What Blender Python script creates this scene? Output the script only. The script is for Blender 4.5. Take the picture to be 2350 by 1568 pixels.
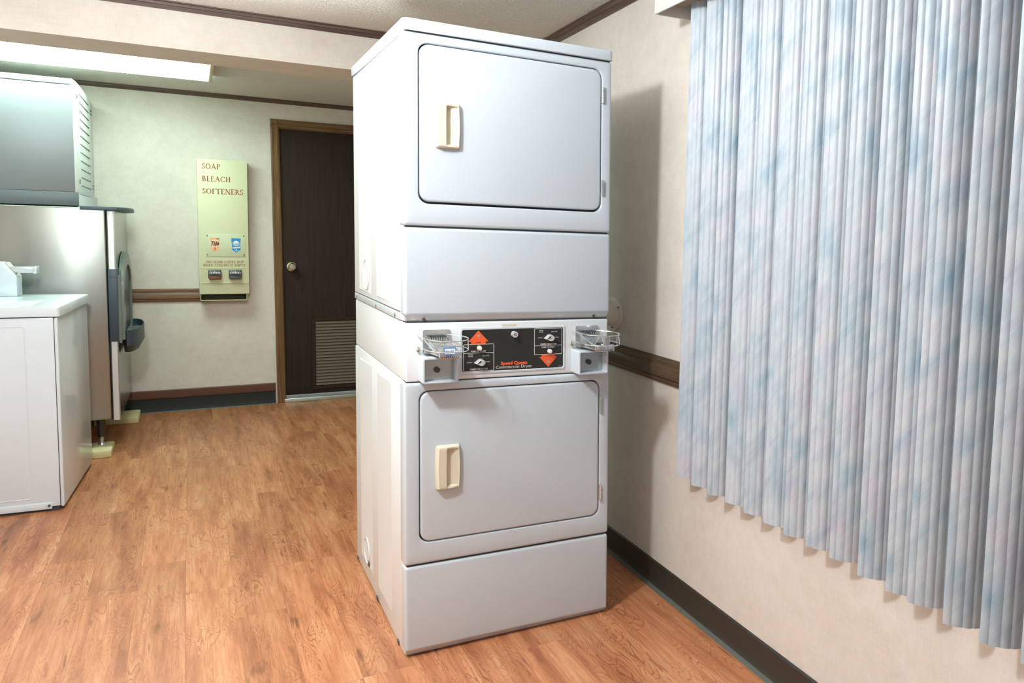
import bpy, bmesh, math, random
from mathutils import Vector, Matrix
random.seed(7)
for o in list(bpy.data.objects): bpy.data.objects.remove(o)
SC = bpy.context.scene
COL = SC.collection

# ------------------------------------------------------------------ camera, world, lamps, exposure
cam_d = bpy.data.cameras.new('camera'); cam = bpy.data.objects.new('camera', cam_d); COL.objects.link(cam)
cam_d.sensor_width = 36.0; cam_d.lens = 1755.71 * 36 / 2350
cam_d.shift_x = (1175 - 1383.47) / 2350; cam_d.shift_y = (695.61 - 784) / 2350
cam_d.clip_start = 0.02
_R = Vector((0.88033885, -0.47380155, 0.02270679)); _U = Vector((0.02117907, 0.08708323, 0.99597588)); _F = Vector((0.4738723, 0.87631535, -0.08669743))
m = Matrix((( _R.x, _U.x, -_F.x, -0.551209), (_R.y, _U.y, -_F.y, -2.226498), (_R.z, _U.z, -_F.z, 1.297119), (0, 0, 0, 1)))
cam.matrix_world = m
SC.camera = cam
SC.view_settings.view_transform = 'Standard'; SC.view_settings.look = 'None'
SC.view_settings.gamma = 1.0; SC.view_settings.use_curve_mapping = False
SC.view_settings.exposure = 0.06

w = bpy.data.worlds.new('world'); SC.world = w; w.use_nodes = True
bg = w.node_tree.nodes['Background']; bg.inputs[0].default_value = (0.93, 0.96, 1.0, 1); bg.inputs[1].default_value = 0.3

def lamp(name, kind, loc, power, color=(1, 1, 1), rot=(0, 0, 0), **kw):
    d = bpy.data.lights.new(name, kind); d.energy = power; d.color = color
    for k, v in kw.items(): setattr(d, k, v)
    o = bpy.data.objects.new(name, d); o.location = loc; o.rotation_euler = rot; COL.objects.link(o); return o
lamp('room_lamp', 'POINT', (-0.82, -0.76, 2.12), 98, (0.915, 0.97, 1.0), shadow_soft_size=0.09)
lamp('rear_fill_light', 'AREA', (-1.2, -3.1, 2.2), 6, (0.92, 0.97, 1.0), shape='RECTANGLE', size=1.2, size_y=0.6)  # unseen, added behind the camera as soft fill
lamp('ceiling_fill_light', 'AREA', (-0.65, 0.1, 1.0), 46, (0.90, 0.965, 1.0), rot=(math.radians(180), 0, 0), shape='DISK', size=0.4, spread=math.radians(105))  # added uplight, no real source: brightens the ceiling
FIX_EMIT = 15

# ------------------------------------------------------------------ helpers
def lin(c):
    return tuple(((v / 255) / 12.92 if v / 255 <= 0.04045 else ((v / 255 + 0.055) / 1.055) ** 2.4) for v in c) + (1.0,)

MATS = {}
class N:
    """little node-tree helper"""
    def __init__(s, name, color=(200, 200, 200), rough=0.5, metal=0.0, spec=0.5):
        s.m = bpy.data.materials.new(name); s.m.use_nodes = True; s.t = s.m.node_tree
        s.b = s.t.nodes['Principled BSDF']
        s.b.inputs['Base Color'].default_value = lin(color); s.b.inputs['Roughness'].default_value = rough
        s.b.inputs['Metallic'].default_value = metal; s.b.inputs['Specular IOR Level'].default_value = spec
        MATS[name] = s.m
    def n(s, typ, **kw):
        x = s.t.nodes.new(typ)
        for k, v in kw.items():
            if k.startswith('i_'):
                x.inputs[k[2:].replace('_', ' ')].default_value = v
            else: setattr(x, k, v)
        return x
    def l(s, a, b): s.t.links.new(a, b)
    def coord(s, kind='Object', scale=(1, 1, 1), rot=(0, 0, 0), rand=False):
        tc = s.n('ShaderNodeTexCoord'); out = tc.outputs[kind]
        if rand:
            oi = s.n('ShaderNodeObjectInfo'); mu = s.n('ShaderNodeVectorMath', operation='MULTIPLY_ADD')
            cb = s.n('ShaderNodeCombineXYZ')
            for i in range(3): s.l(oi.outputs['Random'], cb.inputs[i])
            s.l(cb.outputs[0], mu.inputs[0]); mu.inputs[1].default_value = (37.0, 91.0, 53.0); s.l(out, mu.inputs[2]); out = mu.outputs[0]
        mp = s.n('ShaderNodeMapping'); mp.inputs['Scale'].default_value = scale; mp.inputs['Rotation'].default_value = rot
        s.l(out, mp.inputs[0]); return mp.outputs[0]
    def noise(s, co, scale, detail=3, rough=0.5, dist=0.0):
        x = s.n('ShaderNodeTexNoise'); x.inputs['Scale'].default_value = scale; x.inputs['Detail'].default_value = detail
        x.inputs['Roughness'].default_value = rough; x.inputs['Distortion'].default_value = dist
        if co is not None: s.l(co, x.inputs['Vector'])
        return x.outputs['Fac']
    def ramp(s, fac, stops):
        x = s.n('ShaderNodeValToRGB'); e = x.color_ramp.elements
        while len(e) < len(stops): e.new(0.5)
        for q, (p, c) in zip(e, stops): q.position = p; q.color = lin(c) if len(c) == 3 else c
        s.l(fac, x.inputs[0]); return x.outputs[0]
    def mix(s, fac, a, b, mode='MIX'):
        x = s.n('ShaderNodeMix', data_type='RGBA', blend_type=mode)
        for v, i in ((fac, 0), (a, 6), (b, 7)):
            if isinstance(v, (int, float)): x.inputs[i].default_value = v
            elif isinstance(v, tuple): x.inputs[i].default_value = lin(v)
            else: s.l(v, x.inputs[i])
        return x.outputs[2]
    def base(s, c): s.l(c, s.b.inputs['Base Color']); return s
    def bump(s, h, strength=0.3, dist=0.01):
        x = s.n('ShaderNodeBump'); x.inputs['Strength'].default_value = strength; x.inputs['Distance'].default_value = dist
        s.l(h, x.inputs['Height']); s.l(x.outputs[0], s.b.inputs['Normal']); return s

# materials
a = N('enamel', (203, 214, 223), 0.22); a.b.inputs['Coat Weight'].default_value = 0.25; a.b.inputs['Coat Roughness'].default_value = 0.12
h = a.noise(a.coord(), 380, 2); a.bump(h, 0.03, 0.001)
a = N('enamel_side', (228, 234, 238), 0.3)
N('enamel_washer', (218, 228, 236), 0.16)
N('enamel_edge', (205, 212, 218), 0.3, 0.2)
N('gap_dark', (56, 61, 64), 0.8)
N('cream_plastic', (222, 215, 194), 0.38)
N('chrome', (222, 226, 228), 0.14, 0.85)
N('silver', (226, 229, 230), 0.22, 0.35)
a = N('zinc', (190, 194, 193), 0.24, 0.85); a.bump(a.noise(a.coord(), 22, 2), 0.05, 0.004)
N('panel_black', (38, 40, 38), 0.45)
N('ink_white', (226, 226, 222), 0.5)
N('ink_orange', (240, 98, 50), 0.5)
N('ink_dark', (35, 40, 44), 0.6)
N('lens_gray', (165, 160, 152), 0.3)
N('button_white', (245, 243, 236), 0.3)
N('sticker_blue', (62, 108, 176), 0.45)
N('sticker_white', (236, 238, 240), 0.5)
N('screw_gray', (110, 114, 116), 0.4, 0.8)

def wallpaper(name, dark, mid, light):
    a = N(name, mid, 0.72, 0, 0.3)
    co = a.coord(); n1 = a.noise(co, 2.3, 5, 0.6, 0.4); n2 = a.noise(co, 22, 4, 0.65)
    fib = a.noise(a.coord(scale=(60, 60, 6)), 3.0, 3, 0.6); fib2 = a.noise(a.coord(scale=(9, 9, 90)), 2.2, 3, 0.6)
    c = a.ramp(n1, [(0.3, dark), (0.5, mid), (0.72, light)])
    c = a.mix(0.35, c, a.ramp(n2, [(0.3, dark), (0.7, light)]))
    c = a.mix(0.09, c, a.ramp(fib, [(0.35, (150, 140, 126)), (0.65, (255, 250, 244))]), 'SOFT_LIGHT')
    c = a.mix(0.09, c, a.ramp(fib2, [(0.35, (150, 140, 126)), (0.65, (255, 250, 244))]), 'SOFT_LIGHT')
    a.base(c); a.bump(fib, 0.08, 0.002)
wallpaper('wallpaper', (204, 197, 188), (216, 210, 202), (226, 221, 214))
a = N('popcorn', (216, 209, 197), 0.9, 0, 0.2)
co = a.coord(); v = a.n('ShaderNodeTexVoronoi'); v.inputs['Scale'].default_value = 75; a.l(co, v.inputs['Vector'])
nz = a.noise(co, 120, 3, 0.6)
hh = a.mix(0.5, a.ramp(v.outputs['Distance'], [(0.0, (255, 255, 255)), (0.55, (0, 0, 0))]), a.ramp(nz, [(0.35, (0, 0, 0)), (0.7, (255, 255, 255))]))
a.bump(hh, 0.9, 0.009); a.base(a.ramp(nz, [(0.3, (226, 221, 212)), (0.7, (240, 236, 228))]))

def wood(name, c0, c1, axis, rough=0.45):
    a = N(name, c0, rough); s = [70, 70, 70]; s[axis] = 3.0
    n = a.noise(a.coord(scale=tuple(s)), 1.0, 4, 0.6, 0.6)
    a.base(a.ramp(n, [(0.3, c0), (0.7, c1)])); a.bump(n, 0.1, 0.002)
wood('trim_wood_x', (70, 52, 44), (104, 82, 70), 0)
wood('trim_wood_y', (70, 52, 44), (104, 82, 70), 1)
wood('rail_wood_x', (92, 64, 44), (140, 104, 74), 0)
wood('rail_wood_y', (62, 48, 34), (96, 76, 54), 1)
wood('casing_wood', (88, 62, 38), (132, 98, 62), 2)
wood('casing_wood_x', (88, 62, 38), (132, 98, 62), 0)
wood('door_wood', (42, 32, 27), (54, 43, 36), 2, 0.75)
MATS['door_wood'].node_tree.nodes['Principled BSDF'].inputs['Specular IOR Level'].default_value = 0.2
wood('brown_strip', (88, 54, 42), (104, 66, 52), 0, 0.5)
wood('pine', (206, 196, 146), (228, 218, 172), 0, 0.7)
N('louvre', (104, 94, 80), 0.5)
N('rubber_base', (50, 48, 42), 0.42)
N('rubber_base_back', (40, 40, 38), 0.6, 0, 0.25)
N('caulk', (86, 92, 86), 0.6)
N('threshold', (190, 198, 190), 0.35, 0.7)
a = N('brass', (206, 198, 172), 0.2, 1.0)

# wood-look floor plank, grain along local y, different in every plank
a = N('plank', (205, 140, 95), 0.36, 0, 0.4)
co = a.coord(rand=True, scale=(1, 1, 1))
oi = a.n('ShaderNodeObjectInfo')
big = a.noise(a.coord(rand=True, scale=(17.0, 3.6, 1)), 1.0, 1.5, 0.45, 0.7)
mul = a.n('ShaderNodeMath', operation='MULTIPLY'); mul.inputs[1].default_value = 105.0; a.l(big, mul.inputs[0])
det = a.noise(a.coord(rand=True, scale=(50, 14, 1)), 1.0, 3, 0.6)
mm = a.n('ShaderNodeMath', operation='MULTIPLY_ADD'); mm.inputs[1].default_value = 9.0; a.l(det, mm.inputs[0]); a.l(mul.outputs[0], mm.inputs[2])
sn = a.n('ShaderNodeMath', operation='SINE'); a.l(mm.outputs[0], sn.inputs[0])
fine = a.noise(a.coord(rand=True, scale=(120, 5, 1)), 1.0, 4, 0.65, 0.35)
tone = a.noise(a.coord(rand=True, scale=(17, 2.0, 1)), 1.0, 5, 0.65)
spot = a.noise(a.coord(rand=True, scale=(22, 5, 1)), 1.0, 2, 0.5)
c = a.ramp(tone, [(0.28, (150, 92, 62)), (0.5, (194, 131, 92)), (0.72, (214, 160, 118))])
line = a.ramp(sn.outputs[0], [(0.0, (150, 150, 150)), (0.02, (0, 0, 0)), (0.5, (0, 0, 0))])
lmap = a.n('ShaderNodeMapRange'); a.l(sn.outputs[0], lmap.inputs[0]); lmap.inputs[1].default_value = 0.55; lmap.inputs[2].default_value = 1.0
msk = a.noise(a.coord(rand=True, scale=(8, 3, 1)), 1.0, 2)
mk = a.n('ShaderNodeMapRange'); a.l(msk, mk.inputs[0]); mk.inputs[1].default_value = 0.38; mk.inputs[2].default_value = 0.62; mk.inputs[3].default_value = 0.05; mk.inputs[4].default_value = 0.7
mq = a.n('ShaderNodeMath', operation='MULTIPLY'); a.l(lmap.outputs[0], mq.inputs[0]); a.l(mk.outputs[0], mq.inputs[1])
c = a.mix(mq.outputs[0], c, (126, 70, 44))
fm = a.n('ShaderNodeMapRange'); a.l(fine, fm.inputs[0]); fm.inputs[1].default_value = 0.46; fm.inputs[2].default_value = 0.72; fm.inputs[4].default_value = 0.6
c = a.mix(fm.outputs[0], c, (150, 86, 52))
sm = a.n('ShaderNodeMapRange'); a.l(spot, sm.inputs[0]); sm.inputs[1].default_value = 0.65; sm.inputs[2].default_value = 0.76; sm.inputs[4].default_value = 0.62
c = a.mix(sm.outputs[0], c, (92, 54, 36))
crk = a.noise(a.coord(rand=True, scale=(60, 4.5, 1)), 1.0, 1, 0.4)
km = a.n('ShaderNodeMapRange'); a.l(crk, km.inputs[0]); km.inputs[1].default_value = 0.74; km.inputs[2].default_value = 0.79; km.inputs[4].default_value = 0.55
c = a.mix(km.outputs[0], c, (88, 54, 40))
hv = a.n('ShaderNodeHueSaturation'); vm = a.n('ShaderNodeMapRange'); a.l(oi.outputs['Random'], vm.inputs[0]); vm.inputs[3].default_value = 0.88; vm.inputs[4].default_value = 1.07
a.l(vm.outputs[0], hv.inputs['Value']); a.l(c, hv.inputs['Color']); a.base(hv.outputs[0])
a.bump(fine, 0.06, 0.001)
N('subfloor', (176, 118, 82), 0.8)

# vertical blind fabric-print vinyl: u across (local x), z along
a = N('vane_vinyl', (190, 202, 214), 0.42, 0, 0.4)
co = a.coord(scale=(1, 1, 1))
def diag(sc, rot, sx, sz, det=2):
    mp2 = a.n('ShaderNodeMapping'); mp2.inputs['Rotation'].default_value = (0, rot, 0)
    oi2 = a.n('ShaderNodeObjectInfo'); cb = a.n('ShaderNodeCombineXYZ'); mz = a.n('ShaderNodeMath', operation='MULTIPLY'); mz.inputs[1].default_value = 9.0
    a.l(oi2.outputs['Random'], mz.inputs[0]); a.l(mz.outputs[0], cb.inputs[2])
    ad = a.n('ShaderNodeVectorMath', operation='ADD'); a.l(co, ad.inputs[0]); a.l(cb.outputs[0], ad.inputs[1])
    a.l(ad.outputs[0], mp2.inputs[0])
    ms = a.n('ShaderNodeMapping'); ms.inputs['Scale'].default_value = (sx, 0.3, sz); a.l(mp2.outputs[0], ms.inputs[0])
    return a.noise(ms.outputs[0], sc, det, 0.55)
n1 = diag(1.0, -0.62, 22, 5); n2 = diag(1.0, 0.35, 13, 4.5); n3 = diag(1.0, -0.55, 120, 7, 3); n4 = diag(1.0, 0.3, 150, 12, 2); n5 = diag(1.0, -0.6, 420, 12, 2)
c = a.ramp(n1, [(0.30, (126, 160, 182)), (0.45, (168, 184, 197)), (0.60, (190, 199, 207)), (0.76, (184, 179, 197))])
c = a.mix(0.5, c, a.ramp(n2, [(0.3, (136, 166, 186)), (0.5, (186, 197, 205)), (0.72, (186, 178, 194))]))
c = a.mix(a.ramp(n3, [(0.66, (0, 0, 0)), (0.75, (140, 140, 140))]), c, (186, 140, 160))
c = a.mix(a.ramp(n4, [(0.68, (0, 0, 0)), (0.78, (120, 120, 120))]), c, (160, 140, 172))
c = a.mix(0.12, c, a.ramp(n5, [(0.35, (120, 140, 160)), (0.65, (250, 250, 250))]), 'SOFT_LIGHT')
a.base(c)
N('valance_white', (226, 228, 226), 0.4)
N('headrail_gray', (150, 140, 122), 0.5)

a = N('stainless', (150, 154, 147), 0.27, 1.0)
wv = a.noise(a.coord(scale=(3.0, 1, 0.5)), 1.0, 1); a.bump(wv, 0.12, 0.05)
a.b.inputs['Anisotropic'].default_value = 0.6; a.b.inputs['Anisotropic Rotation'].default_value = 0.25
tg = a.n('ShaderNodeTangent', direction_type='RADIAL', axis='Z'); a.l(tg.outputs[0], a.b.inputs['Tangent'])
N('head_gray', (128, 132, 137), 0.4, 0.1)
N('head_white', (198, 202, 200), 0.4)
N('slot_dark', (92, 100, 92), 0.7)
N('band_gray', (92, 102, 106), 0.45)
N('cap_blue', (70, 84, 96), 0.45)
N('dispenser_blue', (58, 72, 84), 0.45)
N('dispenser_gray', (120, 130, 122), 0.35)
N('strip_white', (226, 226, 228), 0.3, 0.1)
N('strip_dark', (40, 32, 34), 0.5)
N('leg_metal', (70, 66, 66), 0.35, 0.7)
N('vend_yellow', (212, 213, 178), 0.45)
N('vend_plate', (202, 208, 176), 0.4)
N('vend_dark', (52, 46, 28), 0.8)
N('ink_brown', (158, 84, 48), 0.6)
N('slot_gray', (84, 86, 86), 0.4, 0.6)
N('slot_copper', (118, 72, 54), 0.45, 0.3)
N('tide_orange', (246, 178, 128), 0.5)
N('shield_blue', (28, 140, 204), 0.5)
N('shield_pale', (206, 222, 236), 0.5)
N('duct_white', (232, 228, 218), 0.5)
N('fixture_frame', (206, 190, 160), 0.5)
a = N('diffuser', (255, 255, 255), 0.4); a.b.inputs['Emission Color'].default_value = (0.74, 1.0, 0.86, 1); a.b.inputs['Emission Strength'].default_value = FIX_EMIT

class G:
    """vertex/face collector"""
    def __init__(s): s.v = []; s.f = []
    def add(s, vs, fs):
        k = len(s.v); s.v += [tuple(p) for p in vs]; s.f += [tuple(i + k for i in f) for f in fs]; return s
    def box(s, x0, x1, y0, y1, z0, z1):
        x0, x1 = min(x0, x1), max(x0, x1); y0, y1 = min(y0, y1), max(y0, y1); z0, z1 = min(z0, z1), max(z0, z1)
        return s.add([(x0, y0, z0), (x1, y0, z0), (x1, y1, z0), (x0, y1, z0), (x0, y0, z1), (x1, y0, z1), (x1, y1, z1), (x0, y1, z1)],
                     [(0, 3, 2, 1), (4, 5, 6, 7), (0, 1, 5, 4), (1, 2, 6, 5), (2, 3, 7, 6), (3, 0, 4, 7)])
    def loft(s, loops, cap0=False, cap1=False, closed=False):
        n = len(loops[0]); vs = [p for L in loops for p in L]; fs = []
        R = len(loops)
        for i in range(R if closed else R - 1):
            for j in range(n):
                a_, b_ = i * n + j, i * n + (j + 1) % n; c_, d_ = ((i + 1) % R) * n + (j + 1) % n, ((i + 1) % R) * n + j
                fs.append((a_, b_, c_, d_))
        if cap0: fs.append(tuple(range(n - 1, -1, -1)))
        if cap1: fs.append(tuple((R - 1) * n + j for j in range(n)))
        return s.add(vs, fs)
    def prism(s, poly, fn, d0, d1):
        """poly of (a,b), fn(a,b,d)->xyz, between depths d0 and d1"""
        return s.loft([[fn(p, q, d0) for p, q in poly], [fn(p, q, d1) for p, q in poly]], True, True)
    def cyl(s, p0, p1, r0, r1=None, n=14):
        r1 = r0 if r1 is None else r1; p0, p1 = Vector(p0), Vector(p1); d = (p1 - p0).normalized()
        u = d.orthogonal().normalized(); v_ = d.cross(u)
        return s.loft([[p + (u * math.cos(t) + v_ * math.sin(t)) * r for t in [2 * math.pi * k / n for k in range(n)]] for p, r in ((p0, r0), (p1, r1))], True, True)
    def ring(s, c, d, r_in, r_out, depth, n=32):
        c, d = Vector(c), Vector(d).normalized(); u = d.orthogonal().normalized(); v_ = d.cross(u)
        ang = [2 * math.pi * k / n for k in range(n)]
        L = lambda r, q: [c + d * q + (u * math.cos(t) + v_ * math.sin(t)) * r for t in ang]
        return s.loft([L(r_in, 0), L(r_out, 0), L(r_out, depth), L(r_in, depth)], closed=True)
    def tube(s, pts, r, n=8):
        pts = [Vector(p) for p in pts]; loops = []; u = None
        for i, p in enumerate(pts):
            d = (pts[min(i + 1, len(pts) - 1)] - pts[max(i - 1, 0)]).normalized()
            u = d.orthogonal().normalized() if u is None else (u - d * u.dot(d)).normalized()
            v_ = d.cross(u)
            loops.append([p + (u * math.cos(t) + v_ * math.sin(t)) * r for t in [2 * math.pi * k / n for k in range(n)]])
        return s.loft(loops, True, True)
    def obj(s, name, mat, parent=None, bevel=0, seg=2, warp=None, flat=False, label=None, kind=None, base=None):
        off = Vector(FR.get(parent, (0, 0, 0))) if parent else Vector((0, 0, 0))
        if parent is None and base: off = Vector(base)
        me = bpy.data.meshes.new(name)
        vs = s.v if bevel else ([warp(*p) for p in s.v] if warp else s.v)
        me.from_pydata([Vector(p) - (off if not (warp and bevel) else Vector((0, 0, 0))) for p in vs], [], s.f)
        bm = bmesh.new(); bm.from_mesh(me)
        bmesh.ops.recalc_face_normals(bm, faces=bm.faces)
        if bevel:
            bmesh.ops.bevel(bm, geom=[e for e in bm.edges if len(e.link_faces) == 2 and e.calc_face_angle(0) > 0.6], offset=bevel, segments=seg, affect='EDGES', profile=0.5)
            if warp:
                for q in bm.verts: q.co = Vector(warp(*q.co)) - off
        bm.to_mesh(me); bm.free()
        if not flat:
            me.shade_smooth()
            try: me.set_sharp_from_angle(angle=math.radians(32))
            except Exception: pass
        me.materials.append(MATS[mat])
        o = bpy.data.objects.new(name, me); COL.objects.link(o)
        if parent: o.parent = parent; FR[o] = FR.get(parent, (0, 0, 0))
        else: o.location = off
        if label: o['label'] = label
        if kind: o['kind'] = kind
        return o
FR = {}      # frame (world offset) in which the children of a thing are drawn
def thing(name, label, cat, loc, rotz=0, group=None, local=False):
    o = bpy.data.objects.new(name, None); COL.objects.link(o); o.location = loc; o.rotation_euler = (0, 0, rotz); o.empty_display_size = 0.1
    o['label'] = label; o['category'] = cat
    if group: o['group'] = group
    FR[o] = (0, 0, 0) if local else tuple(loc)
    return o
def struct_root(name, loc=(0, 0, 0), rotz=0, local=True):
    o = bpy.data.objects.new(name, None); COL.objects.link(o); o.location = loc; o.rotation_euler = (0, 0, rotz); o['kind'] = 'structure'
    FR[o] = (0, 0, 0) if local else tuple(loc); return o
def rrect(x0, x1, z0, z1, r, n=5):
    out = []
    for cx, cz, t0 in ((x1 - r, z1 - r, 0), (x0 + r, z1 - r, 90), (x0 + r, z0 + r, 180), (x1 - r, z0 + r, 270)):
        for k in range(n + 1):
            t = math.radians(t0 + 90 * k / n); out.append((cx + r * math.cos(t), cz + r * math.sin(t)))
    return out
def text_geo(s, x0, x1, z0, z1, fn, d, bold=0.0):
    """flat lettering fitted to a rectangle; fn(a,b,d)->xyz"""
    cu = bpy.data.curves.new('t', 'FONT'); cu.body = s; cu.offset = bold; cu.resolution_u = 3
    ob = bpy.data.objects.new('t', cu); COL.objects.link(ob)
    me = bpy.data.meshes.new_from_object(ob.evaluated_get(bpy.context.evaluated_depsgraph_get()))
    xs = [q.co.x for q in me.vertices]; ys = [q.co.y for q in me.vertices]
    a0, a1, b0, b1 = min(xs), max(xs), min(ys), max(ys)
    g = G(); g.add([fn(x0 + (q.co.x - a0) / (a1 - a0) * (x1 - x0), z0 + (q.co.y - b0) / (b1 - b0) * (z1 - z0), d) for q in me.vertices], [tuple(p.vertices) for p in me.polygons])
    bpy.data.objects.remove(ob); bpy.data.meshes.remove(me); bpy.data.curves.remove(cu); return g

# engraved-style serif capitals drawn as strokes (unit cap height)
def serif_geo(g, s, x0, x1, z0, hgt, fn, d, T=0.2, t=0.075):
    def bar(P, Q, w0, w1=None, horiz=True):
        w1 = w0 if w1 is None else w1
        if horiz: return [(P[0] - w0 / 2, P[1]), (P[0] + w0 / 2, P[1]), (Q[0] + w1 / 2, Q[1]), (Q[0] - w1 / 2, Q[1])]
        return [(P[0], P[1] - w0 / 2), (Q[0], Q[1] - w1 / 2), (Q[0], Q[1] + w1 / 2), (P[0], P[1] + w0 / 2)]
    def arc(cx, cz, rx, rz, a0, a1, n=14):
        out = []
        for k in range(n):
            q = []
            for tt in (k, k + 1):
                an = math.radians(a0 + (a1 - a0) * tt / n); wd = t + (T - t) * abs(math.cos(an)) ** 1.3
                q.append(((cx + rx * math.cos(an), cz + rz * math.sin(an)), (cx + (rx - wd) * math.cos(an), cz + (rz - wd) * math.sin(an))))
            out.append([q[0][0], q[1][0], q[1][1], q[0][1]])
        return out
    V = lambda x: [bar((x, 0), (x, 1), T)] + sf(x, 0) + sf(x, 1)
    Vt = lambda x: [bar((x, 0), (x, 1), t)] + sf(x, 0) + sf(x, 1)
    sf = lambda x, z: [bar((x - 0.15, z + (t / 2 if z < .5 else -t / 2)), (x + 0.15, z + (t / 2 if z < .5 else -t / 2)), t, None, False)]
    H = lambda a_, b_, z: [bar((a_, z), (b_, z), t, None, False)]
    tick = lambda x, z, dz: [bar((x, z), (x, z + dz), t * 1.1)]
    L = {
        'O': (1.0, arc(.5, .5, .5, .52, 0, 360, 24)), 'C': (.92, arc(.5, .5, .5, .52, 42, 318, 20) + tick(.88, .66, .3)),
        'S': (.66, arc(.33, .75, .27, .27, 30, 270, 12) + arc(.33, .25, .31, .27, -150, 90, 12) + tick(.58, .72, .24) + tick(.06, .02, .26)),
        'A': (.98, [bar((.12, 0), (.5, 1), t), bar((.84, 0), (.47, 1), T)] + H(.2, .72, .32) + sf(.12, 0) + sf(.84, 0)),
        'P': (.74, V(.2) + arc(.4, .73, .32, .27, -90, 90, 10) + H(.2, .42, .975) + H(.2, .42, .48)),
        'B': (.78, V(.2) + arc(.4, .76, .28, .24, -90, 90, 10) + arc(.42, .27, .34, .27, -90, 90, 10) + H(.2, .42, .975) + H(.2, .42, .525) + H(.2, .42, .025)),
        'L': (.72, V(.2) + H(.2, .68, .03) + tick(.66, .0, .24)), 'E': (.74, V(.2) + H(.2, .66, .97) + H(.2, .54, .52) + H(.2, .68, .03) + tick(.64, .76, .24) + tick(.66, 0, .24)),
        'F': (.7, V(.2) + H(.2, .66, .97) + H(.2, .54, .52) + tick(.64, .76, .24)), 'H': (.98, V(.2) + V(.78) + H(.2, .78, .52)),
        'I': (.4, V(.2)), 'T': (.84, V(.42) + H(.04, .8, .97) + tick(.05, .74, .26) + tick(.79, .74, .26)),
        'N': (1.0, Vt(.16) + Vt(.86) + [bar((.16, 1), (.84, 0), T * 1.1)]), 'R': (.86, V(.2) + arc(.4, .74, .3, .26, -90, 90, 10) + H(.2, .42, .975) + H(.2, .42, .5) + [bar((.46, .5), (.8, 0), T)] + sf(.8, 0)),
        'D': (.94, V(.2) + arc(.42, .5, .48, .5, -90, 90, 14) + H(.2, .44, .975) + H(.2, .44, .025)), 'K': (.9, V(.2) + [bar((.24, .45), (.76, 1), t), bar((.4, .6), (.8, 0), T)] + sf(.76, 1) + sf(.8, 0)),
        'U': (.94, [bar((.2, .3), (.2, 1), T), bar((.78, .3), (.78, 1), t)] + sf(.2, 1) + sf(.78, 1) + arc(.475, .32, .355, .34, 180, 360, 12)), 'M': (1.14, Vt(.14) + V(1.0) + [bar((.16, 1), (.56, .1), T), bar((.98, 1), (.56, .1), t)]),
        'W': (1.3, [bar((.1, 1), (.4, 0), T), bar((.4, 0), (.66, .95), t), bar((.62, 1), (.9, 0), T), bar((.9, 0), (1.2, 1), t)] + sf(.1, 1) + sf(1.2, 1) + sf(.62, 1)),
        'Y': (.9, [bar((.12, 1), (.45, .45), T), bar((.8, 1), (.45, .45), t), bar((.45, 0), (.45, .48), T)] + sf(.12, 1) + sf(.8, 1) + sf(.45, 0)),
        ' ': (.5, []), '.': (.25, [bar((.1, 0), (.1, .1), .12)]), '-': (.4, H(.05, .3, .1)),
    }
    tot = sum(L[ch][0] + .1 for ch in s); k = (x1 - x0) / tot; x = 0
    for i, ch in enumerate(s):
        for q in L[ch][1]:
            g.add([fn(x0 + (x + p[0]) * k, z0 + p[1] * hgt, d) for p in q], [(0, 1, 2, 3)])
        x += L[ch][0] + .1
    return g

# ------------------------------------------------------------------ room shell
YB, ZC, XL, WA = 3.883, 2.232, -1.97, 0.02478
XR0 = 0.97764 - math.tan(WA)          # right wall x at y=0
Y0 = -3.6
floor = G().box(XL - .1, 1.25, Y0, YB + .1, -0.08, -0.004).obj('floor', 'subfloor'); floor['kind'] = 'structure'
pw, pl, k = 0.1524, 0.914, 0
cols = int((1.1 - XL) / pw) + 3
for i in range(-cols, 4):
    x0 = 0.782 + i * pw
    if x0 + pw < XL or x0 > 1.12: continue
    xa, xb = max(x0, XL - .02), x0 + pw
    y = Y0 - random.random() * pl
    while y < YB:
        ya, yb = max(y, Y0), min(y + pl, YB + .02)
        if yb - ya > 0.03:
            g = 0.0001; b = 0.0003; dz = random.uniform(-.0002, 0)
            cx, cy = (xa + xb) / 2, (ya + yb) / 2; hx, hy = (xb - xa) / 2 - g, (yb - ya) / 2 - g
            q = G().loft([[(-hx, -hy, -.004), (hx, -hy, -.004), (hx, hy, -.004), (-hx, hy, -.004)], [(-hx, -hy, -b), (hx, -hy, -b), (hx, hy, -b), (-hx, hy, -b)],
                          [(-hx + b, -hy + b, dz), (hx - b, -hy + b, dz), (hx - b, hy - b, dz), (-hx + b, hy - b, dz)]], False, True)
            o = q.obj('plank', 'plank', None, flat=True); o.parent = floor; o.location = (cx, cy, 0)
        y += pl
ceil = G().box(XL - .1, 1.25, Y0, YB + .1, ZC, ZC + .08).obj('ceiling', 'popcorn'); ceil['kind'] = 'structure'
wl = G().box(XL - .1, XL, Y0, YB + .1, -.08, ZC).obj('wall_left', 'wallpaper'); wl['kind'] = 'structure'
wr = struct_root('wall_right', (XR0, 0, 0), -WA)
G().box(0, .1, Y0, YB + .02, -.08, ZC).obj('wall_panel', 'wallpaper', wr)
# back wall with a door opening (door leans a touch out of plumb)
DX0, DX1, DZ = -0.009, 0.93, 2.09
wb = struct_root('wall_back')
G().box(XL, DX0 + .03, YB, YB + .1, -.08, ZC).box(DX0 + .03, 1.1, YB, YB + .1, DZ - .03, ZC).box(DX1, 1.1, YB, YB + .1, -.08, DZ).obj('wall_panel', 'wallpaper', wb)
beam = G().box(XL, 1.05, 1.5445, 1.82, 2.044, ZC).obj('wall_beam', 'wallpaper'); beam['kind'] = 'structure'

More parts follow.
